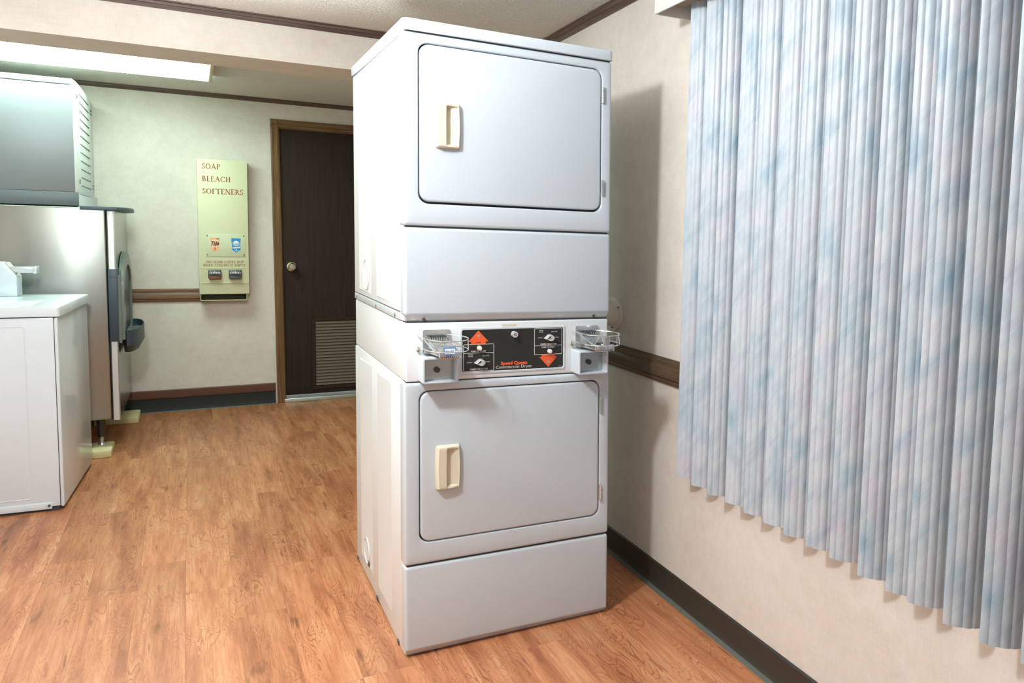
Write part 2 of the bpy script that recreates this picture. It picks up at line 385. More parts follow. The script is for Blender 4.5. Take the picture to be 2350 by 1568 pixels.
def profile_x(name, mat, x0, x1, ywall, prof, parent=None):
    """prof: list of (out,z) polygon swept along x, out is measured from the wall towards the room"""
    g = G().loft([[(x, ywall - o_, z) for o_, z in prof] for x in (x0, x1)], True, True); o = g.obj(name, mat, parent)
    if parent is None: o['kind'] = 'structure'
    return o
def profile_y(name, mat, y0, y1, prof, parent=None, out=0):
    o = G().loft([[(-out - o_, y, z) for o_, z in prof] for y in (y0, y1)], True, True).obj(name, mat, parent)
    if parent is None:
        o.location = (XR0, 0, 0); o.rotation_euler = (0, 0, -WA); o['kind'] = 'structure'
    return o
crown = lambda zb, zt: [(0, zb), (.006, zb), (.010, zb + .006), (.012, zb + (zt - zb) * .45), (.018, zb + (zt - zb) * .5), (.020, zb + (zt - zb) * .8), (.026, zt - .004), (.026, zt), (0, zt)]
profile_x('trim_1', 'trim_wood_x', XL, 1.05, 1.5445, crown(2.2, ZC - .001))
profile_x('trim_2', 'trim_wood_x', XL, 1.05, YB, crown(2.203, ZC - .001))
profile_y('trim_3', 'trim_wood_y', Y0, 1.535, crown(2.19, ZC - .001))
rail = lambda z0, z1: [(0, z0), (.010, z0), (.014, z0 + .012), (.012, z0 + .018), (.022, z0 + .024), (.024, z0 + .046), (.020, z1 - .030), (.016, z1 - .026), (.018, z1 - .020), (.018, z1 - .010), (.010, z1 - .004), (.006, z1), (0, z1)]
profile_x('trim_4', 'rail_wood_x', XL, -0.44, YB, rail(.774, .866))
profile_y('trim_5', 'rail_wood_y', -0.085, 1.535, rail(.774, .866))
bb = struct_root('baseboard_back')
profile_x('cove_base', 'rubber_base_back', XL, DX0 - .0, YB, [(0, 0.004), (.02, .004), (.012, .02), (.008, .03), (.006, .092), (.003, .096), (0, .096)], bb)
profile_x('wood_strip', 'brown_strip', XL, DX0 - .0, YB, [(0, .096), (.009, .096), (.011, .104), (.010, .15), (.006, .155), (0, .155)], bb)
profile_x('caulk_line', 'caulk', XL, DX0 - .0, YB, [(0, 0), (.024, 0), (.02, .006), (0, .006)], bb)
br_ = struct_root('baseboard_right', (XR0, 0, 0), -WA)
profile_y('cove_base', 'rubber_base', Y0, YB, [(0, .006), (.018, .006), (.011, .016), (.008, .03), (.006, .092), (.002, .0968), (0, .0968)], br_)
profile_y('caulk_line', 'caulk', Y0, YB, [(0, 0), (.026, 0), (.021, .007), (.012, .012), (0, .012)], br_)

# door in the back wall
lean = lambda x, y, z: (x - .012 * (z / 1.03 - 1), y, z)
d1 = struct_root('door_1')
def casing(g, x0, x1):  # stepped casing, vertical
    return g
prof = [(0, 0), (.016, .0), (.018, .008), (.014, .018), (.014, .036), (.020, .042), (.018, .052), (.010, .06), (0, .06)]   # (out, across)
g = G().loft([[(DX0 + c, YB - o_, z) for o_, c in prof] for z in (0.0, DZ - .0)], True, True); g.obj('casing_side', 'casing_wood', d1, warp=lean)
g = G().loft([[(DX1 + .0 - c, YB - o_, z) for o_, c in prof] for z in (0.0, DZ - .0)], True, True); g.obj('casing_side', 'casing_wood', d1, warp=lean)
g = G().loft([[(x, YB - o_ - .0005, DZ - c) for o_, c in prof] for x in (DX0 + .0, DX1)], True, True); g.obj('casing_head', 'casing_wood_x', d1, warp=lean)
SX0 = DX0 + .063
g = G().box(SX0, DX1 - .063, YB + .004, YB + .045, .05, DZ - .064)
g.obj('door_slab', 'door_wood', d1, bevel=.002, warp=lean)
G().box(DX0 + .05, DX0 + .062, YB - .002, YB + .09, 0, DZ - .05).box(DX0 + .05, DX1 - .05, YB - .002, YB + .09, DZ - .064, DZ - .05).box(DX1 - .062, DX1 - .05, YB - .002, YB + .09, 0, DZ - .05).obj('jamb', 'casing_wood', d1, warp=lean)
G().box(SX0 - .002, DX1 - .06, YB - .02, YB + .09, 0.0, .03).obj('threshold', 'threshold', d1, bevel=.004)
# louvre grille low in the door
LX0, LX1, LZ0, LZ1 = .252, .74, .082, .632
rl_ = lambda i_, y: [(LX0 + i_, y, LZ0 + i_), (LX1 - i_, y, LZ0 + i_), (LX1 - i_, y, LZ1 - i_), (LX0 + i_, y, LZ1 - i_)]
gr = G().loft([rl_(0, YB + .006), rl_(0, YB - .006), rl_(.004, YB - .010), rl_(.020, YB - .010), rl_(.026, YB - .004), rl_(.026, YB + .006)]).obj('louvre_frame', 'door_wood', d1, flat=True)
nsl = 21
for i in range(nsl):
    z = LZ0 + .036 + i * (LZ1 - LZ0 - .066) / (nsl - .5)
    G().add([(LX0 + .026, YB - .008, z), (LX1 - .026, YB - .008, z), (LX1 - .026, YB + .0035, z + .016), (LX0 + .026, YB + .0035, z + .016),
             (LX0 + .026, YB - .008, z - .003), (LX1 - .026, YB - .008, z - .003), (LX1 - .026, YB + .0035, z + .012), (LX0 + .026, YB + .0035, z + .012)],
            [(0, 1, 2, 3), (7, 6, 5, 4), (0, 4, 5, 1), (1, 5, 6, 2), (2, 6, 7, 3), (3, 7, 4, 0)]).obj('louvre_slat', 'louvre', gr, flat=True)
kn = G()
kc = (.113, YB, 1.021)
prf = [(.034, .002), (.034, -.006), (.026, -.009), (.014, -.014), (.012, -.03), (.022, -.036), (.029, -.048), (.029, -.058), (.022, -.066), (.012, -.067)]
kn.loft([[(kc[0] + r * math.cos(t), kc[1] + y, kc[2] + r * math.sin(t)) for t in [2 * math.pi * j / 24 for j in range(24)]] for r, y in prf], True, True)
ko = kn.obj('door_knob', 'brass', d1)
G().cyl((kc[0], YB - .066, kc[2]), (kc[0], YB - .070, kc[2]), .010).obj('key_cylinder', 'zinc', ko)

# ------------------------------------------------------------------ ceiling light fixture in the alcove
FX0, FX1, FY0, FY1, FZ = -1.63, -.410, 2.50, 3.165, 2.19
fx = thing('ceiling_light', 'bright white fluorescent ceiling light fixture behind the wallpapered beam', 'ceiling light', ((FX0 + FX1) / 2, (FY0 + FY1) / 2, FZ))
G().box(FX0, FX1, FY0, FY1, ZC - .012, ZC - .0005).obj('back_pan', 'fixture_frame', fx)
G().box(FX0 + .016, FX1 - .02, FY0 + .004, FY1 - .004, FZ, ZC - .012).obj('diffuser', 'diffuser', fx, bevel=.006)
G().box(FX1 - .02, FX1, FY0, FY1, FZ - .004, ZC - .002).obj('end_cap', 'fixture_frame', fx, bevel=.003)
G().box(FX0, FX0 + .016, FY0, FY1, FZ - .004, ZC - .002).obj('end_cap', 'fixture_frame', fx, bevel=.003)

# ------------------------------------------------------------------ stacked dryer
Q = (-0.00804, -0.00084, -0.01029, 0.01840, -0.02072, 0.00844, 0.00575, 0.00029)
W, D, H = .683, .8097, 1.9033
def DW(x, y, z):
    """slightly racked, out-of-square old cabinet: maps the drawn dimensions to where the panels really are"""
    t = Q[3] * (z / 1.8988 - .5) * 2
    x = x * (1 - t) + W / 2 * t
    z = z + Q[4] * x + Q[5] * y
    x, z = math.cos(Q[2]) * x + math.sin(Q[2]) * z, -math.sin(Q[2]) * x + math.cos(Q[2]) * z
    y, z = math.cos(Q[1]) * y - math.sin(Q[1]) * z, math.sin(Q[1]) * y + math.cos(Q[1]) * z
    x, y = math.cos(Q[0]) * x - math.sin(Q[0]) * y, math.sin(Q[0]) * x + math.cos(Q[0]) * y
    return (x + Q[6], y + Q[7], max(z, .0006))
dr = thing('stacked_dryer', 'tall white stacked double dryer with coin slides, standing beside the vertical blind', 'dryer', (W / 2, D / 2, 0))
F = lambda a_, b_, d: (a_, -d, b_)        # dryer front plane: a=x, b=z, d=out
def dobj(g, name, mat, parent=dr, **kw): return g.obj(name, mat, parent, warp=DW, **kw)
def panel(x0, x1, z0, z1, yf, yb, b=.009, r=.008):
    """front panel with softly rolled edges"""
    L = []
    for k in range(5):
        t = math.radians(90 * k / 4); ins = b * (1 - math.sin(t)) ; yy = yf + b * (1 - math.cos(t))
        L.append((b - b * math.cos(t) if False else b * (1 - math.cos(t)), yf + b * (1 - math.sin(t))))
    loops = [[(p, yb, q) for p, q in rrect(x0, x1, z0, z1, r)]]
    for ins, yy in L: loops.append([(p, yy, q) for p, q in rrect(x0 + ins, x1 - ins, z0 + ins, z1 - ins, max(r - ins * .4, .004))])
    return loops
def framed(x0, x1, z0, z1, hx0, hx1, hz0, hz1, yf, yb, b=.009, hb=.004, hr=.03):
    loops = panel(x0, x1, z0, z1, yf, yb, b)
    for k in range(4):
        t = math.radians(90 * k / 3); e = hb * (1 - math.sin(t)); yy = yf + hb * (1 - math.cos(t))
        loops.append([(p, yy, q) for p, q in rrect(hx0 - e, hx1 + e, hz0 - e, hz1 + e, hr)])
    loops.append([(p, yf + .024, q) for p, q in rrect(hx0, hx1, hz0, hz1, hr)])
    return G().loft(loops)
# cabinets
dobj(G().box(.003, W - .003, .026, D, 1.034, 1.866), 'upper_cabinet', 'enamel_side', bevel=.004)
dobj(G().box(.005, W - .005, .004, D - .004, .8545, 1.0305), 'control_hood', 'enamel_side', bevel=.005, seg=3)
dobj(G().box(.003, W - .003, .026, D, .002, .852), 'lower_cabinet', 'enamel_side', bevel=.004)
g = G().loft([[(p, q, z) for p, q in rrect(-.004 + i_, W + .004 - i_, -.006 + i_, D + .004 - i_, .014)] for z, i_ in ((1.8695, .002), (1.871, 0), (1.896, 0), (1.901, .002), (1.9033, .008))], True, True)
dobj(g, 'lid_panel', 'enamel')
dobj(G().box(.006, W - .006, .004, D - .01, 1.862, 1.871), 'lid_seam', 'gap_dark')
# doors
def dryer_door(z0, z1, pz0, pz1, gb, hz0, hz1, hinges, nm):
    x0, x1 = .043, .648
    dobj(framed(-.001, W + .001, pz0, pz1, x0, x1, z0, z1, 0.0, .05), nm, 'enamel')
    dobj(G().box(.03, .66, .020, .03, z0 - .01, z1 + .01), 'door_recess', 'gap_dark')
    g = G().loft(panel(x0 + .0035, x1 - .0035, z0 + gb, z1 - .0035, -.001, .02, .006, .029), False, True)
    door = dobj(g, 'door', 'enamel')
    # recessed cream pull
    hx0, hx1 = .093, .1655; nx, nz = 26, 30; vs = []
    sm = lambda e0, e1, v: max(0, min(1, (v - e0) / (e1 - e0))) ** 2 * (3 - 2 * max(0, min(1, (v - e0) / (e1 - e0))))
    for j in range(nz + 1):
        for i in range(nx + 1):
            u, v = i / nx, j / nz; bow = .003 * (1 - (2 * v - 1) ** 2)
            xx = hx0 - bow + u * (hx1 - hx0 + 2 * bow)
            edge = min(1, sm(0, .06, u) * 1, sm(0, .06, 1 - u), sm(0, .04, v), sm(0, .04, 1 - v))
            top = .020 - .006 * sm(.4, 1, u)
            rec = sm(.38, .45, u) * (1 - sm(.86, .97, u) * .9) * sm(.055, .1, v) * sm(.055, .1, 1 - v)
            floor_ = .004 + .008 * sm(.45, .95, u)
            vs.append((xx, -.001 - edge * (top * (1 - rec) + floor_ * rec), hz0 + v * (hz1 - hz0)))
    fs = [(j * (nx + 1) + i, j * (nx + 1) + i + 1, (j + 1) * (nx + 1) + i + 1, (j + 1) * (nx + 1) + i) for j in range(nz) for i in range(nx)]
    dobj(G().add(vs, fs), 'handle', 'cream_plastic', door)
    for a_, b_ in hinges:
        n_ = 3; hg = G()
        for q in range(n_):
            za = a_ + (b_ - a_) * q / n_; zb = a_ + (b_ - a_) * (q + 1) / n_ - .001
            hg.cyl((x1 + .001, -.004, za), (x1 + .001, -.004, zb), .0042, n=10)
        hg.box(x1 + .001, x1 + .0035, -.004, .01, a_, b_)
        dobj(hg, 'hinge', 'chrome', door)
    return door
dryer_door(1.3815, 1.840, 1.3165, 1.8665, .0065, 1.545, 1.676, ((1.732, 1.784), (1.438, 1.488)), 'upper_front_panel')
dryer_door(.359, .8265, .2935, .8515, .0035, .521, .657, ((.716, .771), (.416, .468)), 'lower_front_panel')
# plain lower panel of the upper dryer with inward bevel and two screws
g = G().loft(panel(0, W, 1.052, 1.3115, 0, .04), False, True); dobj(g, 'access_panel', 'enamel')
g = G().add([(.004, .001, 1.054), (W - .004, .001, 1.054), (W - .012, .014, 1.030), (.012, .014, 1.030), (.004, .04, 1.054), (W - .004, .04, 1.054), (W - .012, .04, 1.030), (.012, .04, 1.030)],
            [(0, 1, 2, 3), (4, 7, 6, 5), (0, 3, 7, 4), (1, 5, 6, 2), (0, 4, 5, 1), (3, 2, 6, 7)])
bv = dobj(g, 'bottom_rail', 'enamel_edge', flat=True)
for x in (.059, .626): dobj(G().cyl((x, .010, 1.043), (x, .003, 1.0405), .0052, .0045, 12).cyl((x, .004, 1.041), (x, .0015, 1.040), .002, n=8), 'screw', 'screw_gray', bv)
# kick panel
g = G().loft(panel(0, W, .022, .2885, 0, .04), False, True); kp = dobj(g, 'kick_panel', 'enamel')
g = G().add([(.002, .003, .026), (W - .002, .003, .026), (W - .006, .018, .004), (.006, .018, .004), (.002, .05, .026), (W - .002, .05, .026), (W - .006, .05, .004), (.006, .05, .004)],
            [(0, 1, 2, 3), (4, 7, 6, 5), (0, 3, 7, 4), (1, 5, 6, 2), (0, 4, 5, 1), (3, 2, 6, 7)])
dobj(g, 'toe_edge', 'enamel', kp)
for zz in (.291, .8525, 1.032, 1.3135): dobj(G().box(.008, W - .008, .008, .05, zz - .0035, zz + .0035), 'panel_seam', 'gap_dark')
# side embossing: shallow ramps that are proud at the rear edge, knockout rings, side rails with clips
def ramp_panel(ya, yb, z0, z1, parent):
    e = .0035
    return dobj(G().add([(.003, ya, z0), (.003, ya, z1), (.003 - e, ya - .004, z0 + .004), (.003 - e, ya - .004, z1 - .004), (.003, yb, z0), (.003, yb, z1)],
                        [(0, 1, 3, 2), (2, 3, 5, 4), (1, 5, 3), (0, 2, 4)]), 'embossed_panel', 'enamel_side', parent, flat=True)
for z0, z1 in ((1.075, 1.835), (.06, .819)):
    ramp_panel(.70, .495, z0, z1, dr); ramp_panel(.39, .195, z0, z1, dr)
dobj(G().ring((.0015, .575, 1.138), (-1, 0, 0), .052, .0545, .0025), 'knockout_ring', 'enamel_side')
dobj(G().ring((.0015, .60, .11), (-1, 0, 0), .045, .0475, .0025), 'knockout_ring', 'enamel_side')
rl = dobj(G().box(.0005, .02, .06, D - .012, 1.0345, 1.055), 'side_rail', 'enamel_edge', bevel=.001)
dobj(G().box(.0015, .02, .058, D - .008, 1.0575, 1.0605), 'side_seam_shade', 'slot_dark')  # dark strip on the side seam, painting in its shadow line
for y in (.75, .40, .12): dobj(G().box(-.0012, .004, y - .006, y + .006, 1.037, 1.048).box(-.002, .004, y - .002, y + .002, 1.039, 1.046), 'clip', 'zinc', rl)
for y in (.785, .42, .1): dobj(G().box(-.001, .004, y - .008, y + .008, .004, .014), 'base_clip', 'screw_gray')
dobj(G().box(-.0006, .01, .555, .575, .064, .082), 'vent_notch', 'gap_dark')
# control panel
cf = G().loft([[(p, yy, q) for p, q in rrect(.1685 + e, .5205 - e, .869 + e, 1.0125 - e, .006)] for e, yy in ((0, .012), (0, .0025), (.001, .0015), (.0055, .0010), (.0065, .0022), (.0075, .0038))])
cp = dobj(cf, 'control_bezel', 'enamel')
pb = dobj(G().box(.1745, .5145, .0030, .012, .8745, 1.0065), 'control_plate', 'panel_black', cp)
T0 = -.0026                               # print sits just proud of the plate (d is measured outwards)
def prt(g, mat, nm='lettering'): return dobj(g, nm, mat, cp, flat=True)
def lines(rects):
    g = G()
    for x0, x1, z0, z1 in rects: g.add([F(x0, z0, T0), F(x1, z0, T0), F(x1, z1, T0), F(x0, z1, T0)], [(0, 1, 2, 3)])
    return g
e = .0007
def outline(x0, x1, z0, z1, zm):
    g = G().loft([[F(p, q, T0) for p, q in rrect(x0 + i_, x1 - i_, z0 + i_, z1 - i_, .004 - i_)] for i_ in (0, .0016)])
    g.add([F(x0, zm - e, T0), F(x1, zm - e, T0), F(x1, zm + e, T0), F(x0, zm + e, T0)], [(0, 1, 2, 3)]); return g
prt(outline(.179, .2775, .877, .9615, .934), 'ink_white', 'printed_border')
prt(outline(.412, .5095, .9195, 1.0045, .949), 'ink_white', 'printed_border')
prt(G().prism([(.227, 1.003), (.195, .969), (.204, .969), (.204, .9622), (.250, .9622), (.250, .969), (.259, .969)], F, -.003, -.0018), 'ink_orange', 'arrow_sign')
prt(G().prism([(.461, .879), (.492, .9125), (.484, .9125), (.484, .919), (.438, .919), (.438, .9125), (.430, .9125)], F, -.003, -.0018), 'ink_orange', 'arrow_sign')
for x, z in ((.227, .987), (.461, .8955)): dobj(G().cyl(F(x, z, -.003), F(x, z, -.0010), .0048, .0045, 14), 'indicator_lamp', 'lens_gray', cp)
for s, x0, x1, z0, z1, b_, mt in (
    ('IN USE', .2195, .2345, .9655, .9685, .01, 'ink_dark'), ('IN USE', .4535, .4685, .9130, .9160, .01, 'ink_dark'),
    ('PUSH TO START', .2035, .2515, .9370, .9418, .02, 'ink_white'), ('FABRIC SELECTOR', .2005, .2575, .8808, .8862, .02, 'ink_white'),
    ('PERM', .1945, .2100, .9275, .9308, .01, 'ink_white'), ('PRESS', .1945, .2100, .9225, .9258, .01, 'ink_white'), ('DELICATE', .2400, .2610, .9228, .9262, .01, 'ink_white'),
    ('NORMAL', .1905, .2075, .9038, .9070, .01, 'ink_white'), ('NO HEAT', .2475, .2650, .9038, .9070, .01, 'ink_white'),
    ('PERM', .4290, .4430, .9963, .9995, .01, 'ink_white'), ('PRESS', .4280, .4435, .9912, .9945, .01, 'ink_white'), ('DELICATE', .4715, .4925, .9915, .9948, .01, 'ink_white'),
    ('NORMAL', .4250, .4420, .9728, .9760, .01, 'ink_white'), ('NO HEAT', .4810, .4975, .9728, .9760, .01, 'ink_white'),
    ('FABRIC SELECTOR', .4340, .4905, .9510, .9562, .02, 'ink_white'), ('PUSH TO START', .4380, .4840, .9410, .9458, .02, 'ink_white'),
    ('Speed Queen', .2995, .3885, .8895, .9035, .045, 'ink_orange'), ('Commercial Dryer', .2835, .4055, .8788, .8908, .0, 'ink_white'), ('510287', .4955, .5085, .8785, .8810, .0, 'ink_white')):
    prt(text_geo(s, x0, x1, z0, z1, F, T0 - (0 if mt != 'ink_dark' else -.0012), b_), mt)
for x, z in ((.228, .950), (.463, .931)):
    o = dobj(G().cyl(F(x - .001, z, -.004), F(x - .001, z, .004), .0088, .0085, 16), 'start_button', 'brass', cp)
    dobj(G().loft([[F(x + r * math.cos(t), z + r * math.sin(t), dd) for t in [2 * math.pi * j / 16 for j in range(16)]] for r, dd in ((.0066, .003), (.0066, .011), (.005, .013), (.002, .0135))], True, True), 'button_cap', 'button_white', o)
for x, z in ((.230, .905), (.462, .974)):
    pts = [(x - .0165, z - .002)] + [(x + .003 + .0125 * math.cos(math.radians(t)), z + .0105 * math.sin(math.radians(t))) for t in range(-110, 121, 23)][::1]
    g = G().loft([[F(x + (p - x) * s_, z + (q - z) * s_, dd) for p, q in pts] for s_, dd in ((1.08, -.003), (1.0, .006), (.92, .013), (.8, .014))], True, True)
    o = dobj(g, 'selector_knob', 'silver', cp)
    dobj(G().prism([(x - .0125, z - .003), (x + .001, z + .001), (x + .0, z + .0075), (x - .004, z + .006)], F, .0141, .0147), 'knob_insert', 'slot_gray', o, flat=True)
ky = dobj(G().cyl(F(.343, .989, -.004), F(.343, .989, .010), .0100, .0095, 20), 'key_lock', 'silver', cp)
dobj(G().ring(F(.343, .989, .0102), (0, -1, 0), .0030, .0044, .0008, 16), 'key_slot', 'gap_dark', ky)
dobj(G().box(.304, .352, -.0002 + .0035, .005, 1.0148, 1.0208), 'paper_label', 'cream_plastic')
# coin slides and coin vaults
def coin_set(xo, sticker):
    X = lambda x: x + xo
    pl_ = dobj(G().loft([[F(p, q, d_) for p, q in rrect(X(.0545), X(.1385), .9375, 1.0105, .007)] for d_ in (-.005, -.001, .0)], True, True), 'coin_slide', 'chrome', bevel=0)
    for j in range(8):
        x = X(.070 + j * .0068)
        dobj(G().box(x, x + .0028, -.020, .001, .9905, .9935), 'coin_finger', 'gap_dark', pl_)
        dobj(G().add([(x, -.006, .992), (x + .0042, -.006, .992), (x + .0042, -.050, .964), (x, -.050, .964), (x, -.006, .988), (x + .0042, -.006, .988), (x + .0042, -.050, .960), (x, -.050, .960)],
                     [(0, 1, 2, 3), (7, 6, 5, 4), (0, 4, 5, 1), (1, 5, 6, 2), (2, 6, 7, 3), (3, 7, 4, 0)]), 'coin_finger', 'chrome', pl_, flat=True)
    # sloping chute and slide body
    g = G().add([(X(.062), 0, .988), (X(.128), 0, .988), (X(.135), -.105, .958), (X(.078), -.105, .958), (X(.062), 0, .943), (X(.128), 0, .943), (X(.135), -.105, .943), (X(.078), -.105, .943)],
                [(0, 1, 2, 3), (7, 6, 5, 4), (0, 4, 5, 1), (1, 5, 6, 2), (2, 6, 7, 3), (3, 7, 4, 0)])
    dobj(g, 'slide_body', 'zinc', pl_, bevel=.0015)
    sb = dobj(G().box(X(.074), X(.139), -.112, -.100, .941, .962), 'slide_face', 'chrome', pl_, bevel=.0015)
    for j in range(9): dobj(G().box(X(.079 + j * .0062), X(.081 + j * .0062), -.1128, -.110, .9425, .946), 'slot_hole', 'gap_dark', sb)
    dobj(G().box(X(.056), X(.066), -.03, 0, .944, .956), 'slide_block', 'zinc', pl_, bevel=.001)
    if sticker:
        dobj(G().loft([[(p, -.1125 - dd + (q - .955) * .45, q) for p, q in rrect(X(.086), X(.122), .949, .971, .004)] for dd in (0, .001)], True, True), 'price_sticker', 'sticker_blue', pl_)
        dobj(G().loft([[(p, -.1136 - dd + (q - .955) * .45, q) for p, q in rrect(X(.089), X(.119), .954, .968, .002)] for dd in (0, .0004)], True, True), 'price_field', 'sticker_white', pl_)
        dobj(text_geo('$1.50', X(.092), X(.116), .9568, .9655, lambda a_, b_, d_: (a_, -.1144 + (b_ - .955) * .45, b_), 0, .02), 'price', 'sticker_blue', pl_, flat=True)
    else:
        dobj(G().cyl((X(.118), -.085, .962), (X(.118), -.085, .981), .016, .016, 20), 'slide_cup', 'zinc', pl_)
        dobj(G().box(X(.080), X(.098), -.098, -.06, .944, .966), 'slide_block', 'slot_gray', pl_)
    # wire guard
    wire = []
    for z, xa in ((.9945, .0395), (.963, .0395)):
        pts = [(X(xa), 0, z), (X(xa), -.03, z)] + [(X(.1025) - .063 * math.cos(math.radians(t)), -.078 - .072 * math.sin(math.radians(t)), z) for t in range(10, 216, 12)] + [(X(.125), -.004, z)]
        dobj(G().tube(pts, .0018), 'wire_guard', 'chrome', pl_)
    dobj(G().tube([(X(.0395), -.05, .9945), (X(.056), -.128, .963), (X(.070), -.140, .9945)], .0016), 'guard_strut', 'chrome', pl_)
    for p_, q_ in (((X(.1295), -.143, .9945), (X(.1305), -.143, .963)), ((X(.164), -.090, .9945), (X(.160), -.106, .963))): dobj(G().tube([p_, q_], .0014), 'guard_strut', 'chrome', pl_)
    dobj(G().tube([(X(.0395), 0, .963), (X(.0395), -.004, .952)], .0018).cyl(F(X(.0395), .949, 0), F(X(.0395), .949, .008), .0045, .004, 12), 'guard_screw', 'brass', pl_)
    # coin vault box, open at the front
    x0, x1, z0, z1, d_ = X(.040), X(.1475), .8570, .9350, .056
    lo = lambda i_, dd, r_: [F(p, q, dd) for p, q in rrect(x0 + i_, x1 - i_, z0 + i_, z1 - i_, r_)]
    vb = dobj(G().loft([lo(0, -.004, .006), lo(0, d_ - .003, .006), lo(.001, d_ - .0008, .006), lo(.0025, d_, .005), lo(.005, d_, .004), lo(.0058, d_ - .002, .004), lo(.0058, .020, .004)]), 'coin_box', 'enamel')
    dobj(G().box(x0 + .004, x1 - .004, -.024, -.018, z0 + .004, z1 - .004), 'vault_door', 'zinc', vb)
    lk = dobj(G().cyl(F((x0 + x1) / 2 - .004, .894, .02), F((x0 + x1) / 2 - .004, .894, .031), .009, .0085, 18), 'vault_lock', 'slot_gray', vb)
    dobj(G().ring(F((x0 + x1) / 2 - .004, .894, .0312), (0, -1, 0), .0028, .0042, .0008, 16), 'key_slot', 'gap_dark', lk)
coin_set(0, True); coin_set(.5025, False)

# ------------------------------------------------------------------ duct collar on the right wall
RC = (XR0, 0, 0)
dc = thing('duct_collar', 'round off-white duct collar on the right wall behind the stacked dryer', 'vent', (XR0 + .011, .47, .987), -WA, local=True)
G().ring((0, 0, 0), (-1, 0, 0), .048, .068, .012, 40).obj('wall_flange', 'duct_white', dc)
G().ring((-.001, 0, 0), (-1, 0, 0), .045, .050, .13, 36).obj('duct_sleeve', 'duct_white', dc)
for t in (30, 150, 270): G().cyl((-.012, .058 * math.cos(math.radians(t)), .058 * math.sin(math.radians(t))), (-.0145, .058 * math.cos(math.radians(t)), .058 * math.sin(math.radians(t))), .004, n=8).obj('screw', 'screw_gray', dc)

# ------------------------------------------------------------------ vertical blind
vanes = [((.872, -.141), (.906, -.177)), ((.866, -.237), (.903, -.271)), ((.858, -.334), (.904, -.363)), ((.869, -.411), (.899, -.458)), ((.862, -.509), (.900, -.549)),
         ((.865, -.593), (.894, -.641)), ((.856, -.688), (.895, -.728)), ((.858, -.771), (.892, -.818)), ((.858, -.856), (.904, -.904)), ((.845, -.961), (.890, -1.003)),
         ((.842, -1.048), (.873, -1.079)), ((.841, -1.109), (.894, -1.159)), ((.831, -1.210), (.891, -1.252)), ((.833, -1.294), (.890, -1.343)), ((.835, -1.380), (.884, -1.421)), ((.829, -1.468), (.882, -1.512)), ((.826, -1.556), (.880, -1.60))]
vbl = thing('vertical_blind', 'pale blue and lavender printed vertical blind hanging on the right wall under a white valance', 'blind', (.9, -.8, .5))
def vane_mesh(seed):
    rnd = random.Random(seed); wv_ = .089; P = []
    nf, ns = 5, 6
    cuts = [0, .17, .40, .61, .81, 1.0]
    for f in range(nf):
        for s_ in range(ns):
            tt = s_ / ns; u = cuts[f] + (cuts[f + 1] - cuts[f]) * tt
            P.append((u * wv_, -(.0135 * math.sin(math.pi * u) + 0.0019 * math.sin(math.pi * tt) ** .8)))
    P.append((wv_, 0)); n = len(P)
    prof_ = P + [(x, y + .0013) for x, y in P[::-1]]
    g = G().loft([[(x, y, z) for x, y in prof_] for z in (.0, .35, .7, 1.05, 1.4, 1.545)], True, True)
    return g
for i, (a_, b_) in enumerate(vanes):
    dx, dy = b_[0] - a_[0], b_[1] - a_[1]; ang = math.atan2(dy, dx) + random.uniform(-.03, .03)
    o = vane_mesh(i).obj('slat', 'vane_vinyl', None); o.parent = vbl
    o.location = (a_[0] - .9, a_[1] + .8, .5 - .5); o.rotation_euler = (0, 0, ang)
vr = struct_root('tmp', (0, 0, 0)); bpy.data.objects.remove(vr)
def rwpt(out, y, z): return (XR0 + math.sin(WA) * y - math.cos(WA) * out, math.cos(WA) * y + math.sin(WA) * out, z)
def rwbox(g, o0, o1, y0, y1, z0, z1):
    g.add([rwpt(o0, y0, z0), rwpt(o1, y0, z0), rwpt(o1, y1, z0), rwpt(o0, y1, z0), rwpt(o0, y0, z1), rwpt(o1, y0, z1), rwpt(o1, y1, z1), rwpt(o0, y1, z1)],
          [(0, 3, 2, 1), (4, 5, 6, 7), (0, 1, 5, 4), (1, 2, 6, 5), (2, 3, 7, 6), (3, 0, 4, 7)]); return g
rwbox(G(), .135, .142, -2.0, -.022, 2.028, 2.165).obj('valance_front', 'valance_white', vbl, bevel=.002)
rwbox(G(), .0, .134, -.029, -.022, 2.028, 2.165).obj('valance_return', 'valance_white', vbl, bevel=.002)
rwbox(G(), .0, .134, -2.0, -.03, 2.158, 2.165).obj('valance_top', 'valance_white', vbl)
rwbox(G(), .045, .085, -1.98, -.04, 2.058, 2.1).obj('headrail', 'headrail_gray', vbl, bevel=.002)

# ------------------------------------------------------------------ soap vending machine on the back wall
VX0, VX1, VY, VZ0, VZ1 = -.498, -.183, YB - .115, .832, 1.768
vm_ = thing('vending_machine', 'pale yellow wall-mounted soap and bleach vending box left of the brown door', 'vending machine', ((VX0 + VX1) / 2, YB - .06, .785))
V = lambda a_, b_, d_: (a_, VY - d_, b_)
g = G().loft([[V(p, q, d_) for p, q in [(VX0, VZ0), (VX1, VZ0), (VX1, VZ1), (VX0, VZ1)]] for d_ in (-.114, 0)], True, True)
g.obj('case', 'vend_yellow', vm_, bevel=.003)
pl_ = G().prism([(-.452, 1.096), (-.204, 1.096), (-.204, 1.252), (-.452, 1.252)], V, -.001, .004).obj('sticker_plate', 'vend_plate', vm_, bevel=.001)
for x in (-.443, -.213):
    for z in (1.108, 1.241): G().cyl(V(x, z, .004), V(x, z, .0065), .005, n=10).obj('screw', 'screw_gray', pl_)
